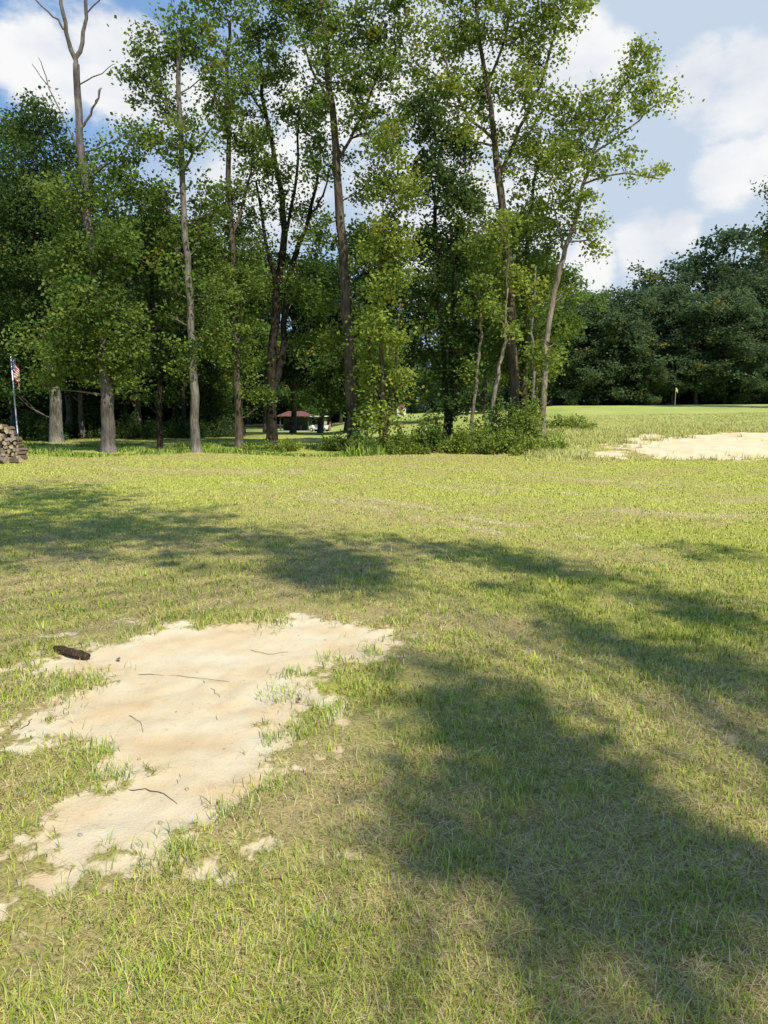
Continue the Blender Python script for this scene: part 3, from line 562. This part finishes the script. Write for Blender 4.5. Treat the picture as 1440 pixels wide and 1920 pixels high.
def flagpt(u,v):
    hz=.80; q=1-math.exp(-2.6*u)
    x_=.035+.25*q+.02*math.sin(u*9+v*3); y_=.08*math.sin(u*11+v*1.5)*min(1,u*4); z_=-v*hz*(1-.15*u)-u*.66*(.7+.3*u)
    ax=(ptop/ptop[2]); return np.array([x_,y_,0])+ptop+ax*(z_-.06)
NU,NV=40,26; Vf=[flagpt(i/NU,j/NV) for j in range(NV+1) for i in range(NU+1)]; Ff=[];Mi=[]
for j in range(NV):
    for i in range(NU):
        Ff.append((j*(NU+1)+i,j*(NU+1)+i+1,(j+1)*(NU+1)+i+1,(j+1)*(NU+1)+i)); s=j//2
        Mi.append(2 if (i<16 and s<7) else (0 if s%2==0 else 1))
fe=empty('american_flag',pb); tag(fe,'american flag with stars and stripes hanging limp from the pole','flag')
pymesh('cloth',Vf,Ff,[Mred,Mwh,Mbl],fe,Mi,True)
mb=MB()
for rw in range(9):
    for cc in range(6 if rw%2==0 else 5):
        u=(.033+cc*.066+(0 if rw%2==0 else .033)); v=(rw+1)*.054
        c=flagpt(u,v); du=flagpt(u+.01,v)-c; dv=flagpt(u,v+.01)-c; du/=np.linalg.norm(du); dv/=np.linalg.norm(dv); nn=np.cross(du,dv); nn/=np.linalg.norm(nn)
        for sgn in (1,-1):
            ring=[c+nn*.003*sgn+(du*math.sin(a*PI/5)-dv*math.cos(a*PI/5))*(.017 if a%2==0 else .007) for a in range(10)]
            mb.add(ring,[tuple(range(10))])
mb.build('stars',Mwh,fe)
# ---------- golf flag
xg=(1260-720)/F*76; zg=float(terrain(xg,76)); root=empty('golf_flagstick',(xg,76,zg)); tag(root,'golf flagstick with a small yellow flag on the raised green','golf flag')
mb=MB(); mb.tube([(0,0,-.1),(0,0,1.8)],[.015,.013],8); mb.build('stick',Mwh,root)
My=plain('flag_yellow',(.80,.68,.14),.8,.1,10); Vg=[];n_=8
for j in range(5):
    for i in range(n_+1): u=i/n_; Vg.append((.02+.18*u+.01*j,.05*math.sin(u*6+j*.4)*u,1.78-.09*j-.22*u*u))
pymesh('flag',Vg,[(j*(n_+1)+i,j*(n_+1)+i+1,(j+1)*(n_+1)+i+1,(j+1)*(n_+1)+i) for j in range(4) for i in range(n_)],My,root,smooth=True)
# ---------- pavilion
Mroof=plain('rust_brown_metal_roof',(.17,.065,.048),.6,.3,6); Mpost=plain('dark_green_paint',(.035,.065,.05),.7,.2,8); Mconc=plain('concrete',(.30,.29,.26),.9,.15,6); Mwd=plain('brown_wood',(.12,.08,.05),.8,.3,8)
YP=100; x0=(524-720)/F*YP; x1=(588-720)/F*YP; cx=(x0+x1)/2; w=x1-x0; zb=float(terrain(cx,YP))
root=empty('picnic_pavilion',(cx,YP,zb)); tag(root,'small open pavilion with a rust brown roof under the dark trees','pavilion')
mb=MB(); mb.box(-w/2+.1,-2,-.5,w/2-.1,2,.08); mb.build('slab',Mconc,root)
for sx in (-1,1):
    for sy in (-1,1):
        mb=MB(); mb.box(sx*(w/2-.45)-.08,sy*1.7-.08,.08,sx*(w/2-.45)+.08,sy*1.7+.08,2.05); mb.build('post',Mpost,root)
mb=MB(); mb.box(-w/2+.55,1.62,.08,w/2-.55,1.72,1.7); mb.build('back_wall',Mpost,root)
mb=MB(); a=w/2; mb.add([(-a,-2.2,2.05),(a,-2.2,2.05),(a,2.2,2.05),(-a,2.2,2.05),(-a*.45,0,2.65),(a*.45,0,2.65),(-a,-2.2,1.95),(a,-2.2,1.95),(a,2.2,1.95),(-a,2.2,1.95)],[(0,1,5,4),(1,2,5),(2,3,4,5),(3,0,4),(6,9,8,7),(0,6,7,1),(1,7,8,2),(2,8,9,3),(3,9,6,0)])
mb.build('roof',Mroof,root)
mb=MB(); mb.box(-.9,-.4,.72,.9,.4,.78); mb.box(-.9,-.75,.42,.9,-.5,.47); mb.box(-.9,.5,.42,.9,.75,.47); mb.box(-.7,-.7,.08,-.62,.7,.72-.004); mb.box(.62,-.7,.08,.7,.7,.72-.004)
tb=mb.build('picnic_table',Mwd); tb.location=(cx,YP,zb); tag(tb,'brown picnic table under the pavilion roof','table')
# ---------- golf cart
Mcw=plain('cart_white',(.8,.8,.79),.35,.05,5,0,.02); Mblk=plain('black_rubber',(.03,.03,.03),.8,.2,10); Mseat=plain('beige_seat',(.45,.38,.28),.7,.1,10); Mbag=plain('bag_tan_red',(.36,.16,.12),.7,.2,10)
xc=(600-720)/F*90; zc=float(terrain(xc,90)); root=empty('golf_cart',(xc,90,zc),R(-25)); tag(root,'white golf cart with a canopy roof parked beside the pavilion','golf cart')
mb=MB(); pr=[(-1.15,.30),(-1.18,.62),(-.75,.78),(-.55,.45),(.15,.42),(.2,.72),(.95,.74),(1.1,.5),(1.08,.28)]
V=[(a_,-.55,b_) for a_,b_ in pr]+[(a_,.55,b_) for a_,b_ in pr]; n_=len(pr); mb.add(V,[tuple(range(n_)),tuple(reversed(range(n_,2*n_)))]+[(i,i+n_,(i+1)%n_+n_,(i+1)%n_) for i in range(n_)]); mb.build('body',Mcw,root)
mb=MB(); mb.box(-1.0,-.6,1.78,.95,.6,1.87); mb.box(-.9,-.5,1.873,.85,.5,1.9); mb.build('roof',Mcw,root)
for a_,b_ in ((-.85,-.1),(.85,.1)):
    for sy in (-.52,.52):
        mb=MB(); mb.tube([(a_,sy,.72),(a_-b_*.5,sy,1.78)],[.025,.025],6); mb.build('roof_post',Mblk,root)
for a_ in (-.82,.75):
    for sy in (-.5,.5):
        mb=MB(); mb.tube([(a_,sy-.09,.23),(a_,sy-.07,.23),(a_,sy+.07,.23),(a_,sy+.09,.23)],[.19,.23,.23,.19],18); wo=mb.build('wheel',Mblk,root)
        mb=MB(); mb.tube([(a_,sy-.1*(1 if sy<0 else -1)-.002,.23),(a_,sy-.07*(1 if sy<0 else -1),.23)],[.11,.12],14); mb.build('hub',Mcw,wo)
mb=MB(); mb.box(.2,-.5,.723,.65,.5,.86); mb.box(.62,-.5,.864,.74,.5,1.25); mb.build('seat',Mseat,root)
mb=MB(); mb.tube([(-.5,.25,.7),(-.2,.25,1.0)],[.02,.02],6); mb.tube([(-.22+.13*math.cos(k*PI/6)*.4,.25+.16*math.sin(k*PI/6),1.0+.13*math.cos(k*PI/6)) for k in range(13)],[.014]*13,5); mb.build('steering_wheel',Mblk,root)
bg=empty('golf_bag',(xc+1.25,89.6,zc)); tag(bg,'reddish golf bag standing at the rear of the golf cart','golf bag')
mb=MB(); mb.tube([(0,0,0),(.0,0,.1),(.02,0,.7),(.04,0,.9)],[.13,.14,.13,.15],12); mb.build('bag',Mbag,bg,smooth=True)
for k in range(5):
    mb=MB(); a=k*1.25; mb.tube([(.03+.05*math.cos(a),.05*math.sin(a),.8),(.05+.07*math.cos(a),.07*math.sin(a),1.12),(.09+.07*math.cos(a),.07*math.sin(a),1.16)],[.008,.008,.025],5); mb.build('club',Mpole,bg)
# ---------- distant hut
YH=150; xh=(752-720)/F*YH; zh=1.6-YH*math.tan(R(.33)); root=empty('distant_hut',(xh,YH,zh)); tag(root,'tiny white hut with a brown roof far away beyond the fairway','hut')
mb=MB(); mb.box(-.9,-1.2,-1,.9,1.2,1.7); mb.build('wall',Mcw,root)
mb=MB(); mb.add([(-1.1,-1.5,1.68),(1.1,-1.5,1.68),(1.1,1.5,1.68),(-1.1,1.5,1.68),(-1.1,0,2.3),(1.1,0,2.3)],[(0,1,5,4),(2,3,4,5),(0,4,3),(1,2,5),(0,3,2,1)]); mb.build('roof',Mroof,root)
mb=MB(); mb.box(-.35,-1.23,0,.35,-1.203,1.5); mb.build('door',Mwd,root)
# ---------- things on the sand
def onground(px,py,dz=0): g=G(px,py); return np.array([g[0],g[1],float(terrain(g[0],g[1]))+float(fbm(g[0]*9,g[1]*9,31,3)-.5)*.028-.012+dz])
Mlog=bark('chunk_bark',(.045,.03,.02),(.20,.13,.085),20); Mtw=bark('twig_bark',(.10,.075,.05),(.26,.19,.12),20); random.seed(21)
a=onground(103,1217,.026); b_=onground(166,1231,.026); ctr=(a+b_)/2; mb=MB(); pts=[a+(b_-a)*t for t in np.linspace(0,1,9)]; pts=[p+np.array([0,random.uniform(-.003,.003),random.uniform(-.001,.002)]) for p in pts]
mb.tube(pts,[.020,.026,.028,.026,.029,.026,.029,.025,.018],12,jit=.14)
tag(mb.build('wood_chunk',Mlog,None,off=ctr),'short dark brown log lying on the sandy patch','log').location=tuple(ctr)
def twig(pix,r0,label):
    pts=[onground(px,py,.003) for px,py in pix]; c=pts[0]; q=[]
    for i in range(len(pts)-1):
        for t in (0,.33,.66): q.append(pts[i]*(1-t)+pts[i+1]*t+np.array([random.uniform(-.006,.006),random.uniform(-.012,.012),random.uniform(-.002,.003)]))
    q.append(pts[-1]); mb=MB(); mb.tube(q,[r0*(1-.6*i/len(q)) for i in range(len(q))],6,jit=.15)
    o=mb.build('twig',Mtw,None,off=c); o.location=tuple(c); tag(o,label,'twig')
twig([(205,1262),(280,1258),(360,1264),(430,1272)],.0022,'long thin twig across the upper middle of the sandy patch')
twig([(215,1476),(270,1474),(305,1482),(332,1500)],.0026,'curved brown twig on the lower left of the sandy patch')
twig([(380,1272),(400,1290),(412,1302)],.002,'short twig beside the long thin twig')
twig([(30,1370),(48,1358),(60,1345)],.0028,'short twig at the left edge of the sandy patch')
twig([(470,1215),(500,1222),(540,1219)],.0018,'fine pale twig near the top of the sandy patch')
twig([(245,1335),(262,1350),(268,1370)],.0016,'tiny twig in the centre of the sandy patch')
Mst=plain('pebble',(.34,.29,.23),.9,.3,60); Mlf=plain('dead_leaf',(.28,.16,.08),.8,.3,60)
rgp=random.Random(33)
pebs=[(350,1473,.008),(300,1535,.009),(420,1400,.006),(260,1420,.006),(610,1200,.006),(205,1240,.007),(480,1305,.006),(330,1330,.005),(150,1560,.008),(380,1500,.006),(560,1190,.005),(90,1375,.007)]
for px,py,rd in pebs:
    c=onground(px,py,.002); mb=MB(); mb.tube([c+np.array([0,0,z_*rd]) for z_ in (-.5,0,.6,.9)],[rd*.9,rd*1.2,rd,rd*.35],7,jit=.2); o=mb.build('pebble',Mst,None,off=c); o.location=tuple(c); tag(o,'small brown pebble lying loose on the sandy patch','pebble','pebbles on the sandy patch')
for px,py,lb in [(560,1314,'dry brown leaf on the sand right of the centre'),(222,1233,'dry leaf near the dark log on the sand'),(1320,1790,'brown leaf in the grass at the lower right'),(512,1648,'dead leaf in the grass below the sandy patch')]:
    c=onground(px,py,.014); s=.028; V=[(0,-s,0),(s*.5,-s*.3,.008),(s*.45,s*.4,.004),(0,s,.01),(-s*.5,s*.3,.006),(-s*.45,-s*.4,.01),(0,0,-.004)]
    o=pymesh('fallen_leaf',V,[(0,1,6),(1,2,6),(2,3,6),(3,4,6),(4,5,6),(5,0,6)],Mlf); o.location=tuple(c); o.rotation_euler=(0,.1,rgp.uniform(0,6)); tag(o,lb,'leaf')
# ---------- world
w=bpy.data.worlds.new('World'); S.world=w; w.use_nodes=True; N=w.node_tree.nodes; L=w.node_tree.links; N.clear()
out=nd(N,'ShaderNodeOutputWorld'); bgn=nd(N,'ShaderNodeBackground'); bgn.inputs['Strength'].default_value=.15
sk=nd(N,'ShaderNodeTexSky',sky_type='NISHITA'); sk.sun_disc=False; sk.sun_elevation=SUN_EL; sk.sun_rotation=R(180)-SUN_AZ; sk.air_density=1.0; sk.dust_density=.8
tc=nd(N,'ShaderNodeTexCoord'); D=tc.outputs['Generated']
def wn(sc,det,ro,off=0):
    mp=nd(N,'ShaderNodeMapping'); mp.inputs['Location'].default_value=(off,off*.7,0); mp.inputs['Scale'].default_value=(1,1,1.7); L.new(D,mp.inputs[0])
    n=nd(N,'ShaderNodeTexNoise'); n.inputs['Scale'].default_value=sc; n.inputs['Detail'].default_value=det; n.inputs['Roughness'].default_value=ro; L.new(mp.outputs[0],n.inputs['Vector']); return n.outputs['Fac']
def mth(op,a,c,cl=False):
    x_=nd(N,'ShaderNodeMath',operation=op); x_.use_clamp=cl
    for i,v in enumerate((a,c)):
        if isinstance(v,(int,float)): x_.inputs[i].default_value=v
        else: L.new(v,x_.inputs[i])
    return x_.outputs[0]
def blobs(lst):
    acc=None
    for px,py,rp in lst:
        d=ray(px,py); d/=np.linalg.norm(d); v=nd(N,'ShaderNodeVectorMath',operation='DISTANCE'); L.new(D,v.inputs[0]); v.inputs[1].default_value=tuple(d)
        mr=nd(N,'ShaderNodeMapRange'); mr.interpolation_type='SMOOTHSTEP'; mr.inputs[1].default_value=0; mr.inputs[2].default_value=rp/F*1.7; mr.inputs[3].default_value=1; mr.inputs[4].default_value=0; L.new(v.outputs['Value'],mr.inputs[0])
        acc=mr.outputs[0] if acc is None else mth('MAXIMUM',acc,mr.outputs[0])
    return acc
white=blobs([(75,120,80),(190,80,70),(250,80,50),(230,160,80),(330,190,70),(620,180,120),(760,120,110),(900,160,110),(1060,110,90),(1150,120,60),(1300,150,60),(1400,180,85),(1430,130,50),(1390,320,70),(1460,300,80),(1200,455,60),(1270,440,40),(1110,480,60),(1000,420,120),(500,350,120),(800,400,150)])
haze=blobs([(1300,40,460),(1300,330,460),(1000,200,420),(700,250,260),(450,420,200)])
n1=wn(9,10,.62); n2=wn(3.2,5,.5,3.1)
cov=mth('ADD',white,mth('MULTIPLY',mth('SUBTRACT',n1,.5),1.8))
mr=nd(N,'ShaderNodeMapRange'); mr.interpolation_type='SMOOTHSTEP'; mr.inputs[1].default_value=.28; mr.inputs[2].default_value=.75; L.new(cov,mr.inputs[0]); cw=mr.outputs[0]
hz=mth('MULTIPLY',haze,mth('ADD',mth('MULTIPLY',n2,.7),.75),True)
cr=nd(N,'ShaderNodeValToRGB'); cr.color_ramp.elements[0].position=.36; cr.color_ramp.elements[0].color=(4.7,5.0,5.6,1); cr.color_ramp.elements[1].position=.58; cr.color_ramp.elements[1].color=(6.35,6.35,6.35,1); L.new(wn(6,6,.55,1.7),cr.inputs[0])
m0=nd(N,'ShaderNodeMix',data_type='RGBA'); m0.inputs[0].default_value=.7; L.new(sk.outputs[0],m0.inputs[6]); m0.inputs[7].default_value=(1.35,2.75,5.1,1)
m1=nd(N,'ShaderNodeMix',data_type='RGBA'); L.new(hz,m1.inputs[0]); L.new(m0.outputs[2],m1.inputs[6]); m1.inputs[7].default_value=(3.8,4.5,5.4,1)
m2=nd(N,'ShaderNodeMix',data_type='RGBA'); L.new(cw,m2.inputs[0]); L.new(m1.outputs[2],m2.inputs[6]); L.new(cr.outputs[0],m2.inputs[7])
L.new(m2.outputs[2],bgn.inputs['Color']); L.new(bgn.outputs[0],out.inputs[0])
# ---------- sun and camera
sl=bpy.data.lights.new('sun','SUN'); sl.energy=5; sl.angle=R(.6); sl.color=(1,.94,.80); so=link(bpy.data.objects.new('sun',sl)); so.rotation_euler=Vector(SUN).to_track_quat('Z','Y').to_euler()
cam=bpy.data.cameras.new('camera'); cam.sensor_fit='VERTICAL'; cam.sensor_height=36; cam.lens=36*F/1920; cam.clip_end=2000; cam.clip_start=.05
co=link(bpy.data.objects.new('camera',cam)); co.location=(0,0,CAMH); co.rotation_euler=(R(90)-PITCH,0,0); S.camera=co
S.view_settings.view_transform='Standard'; S.view_settings.look='None'; S.view_settings.exposure=0
print('leaves',NLEAF)
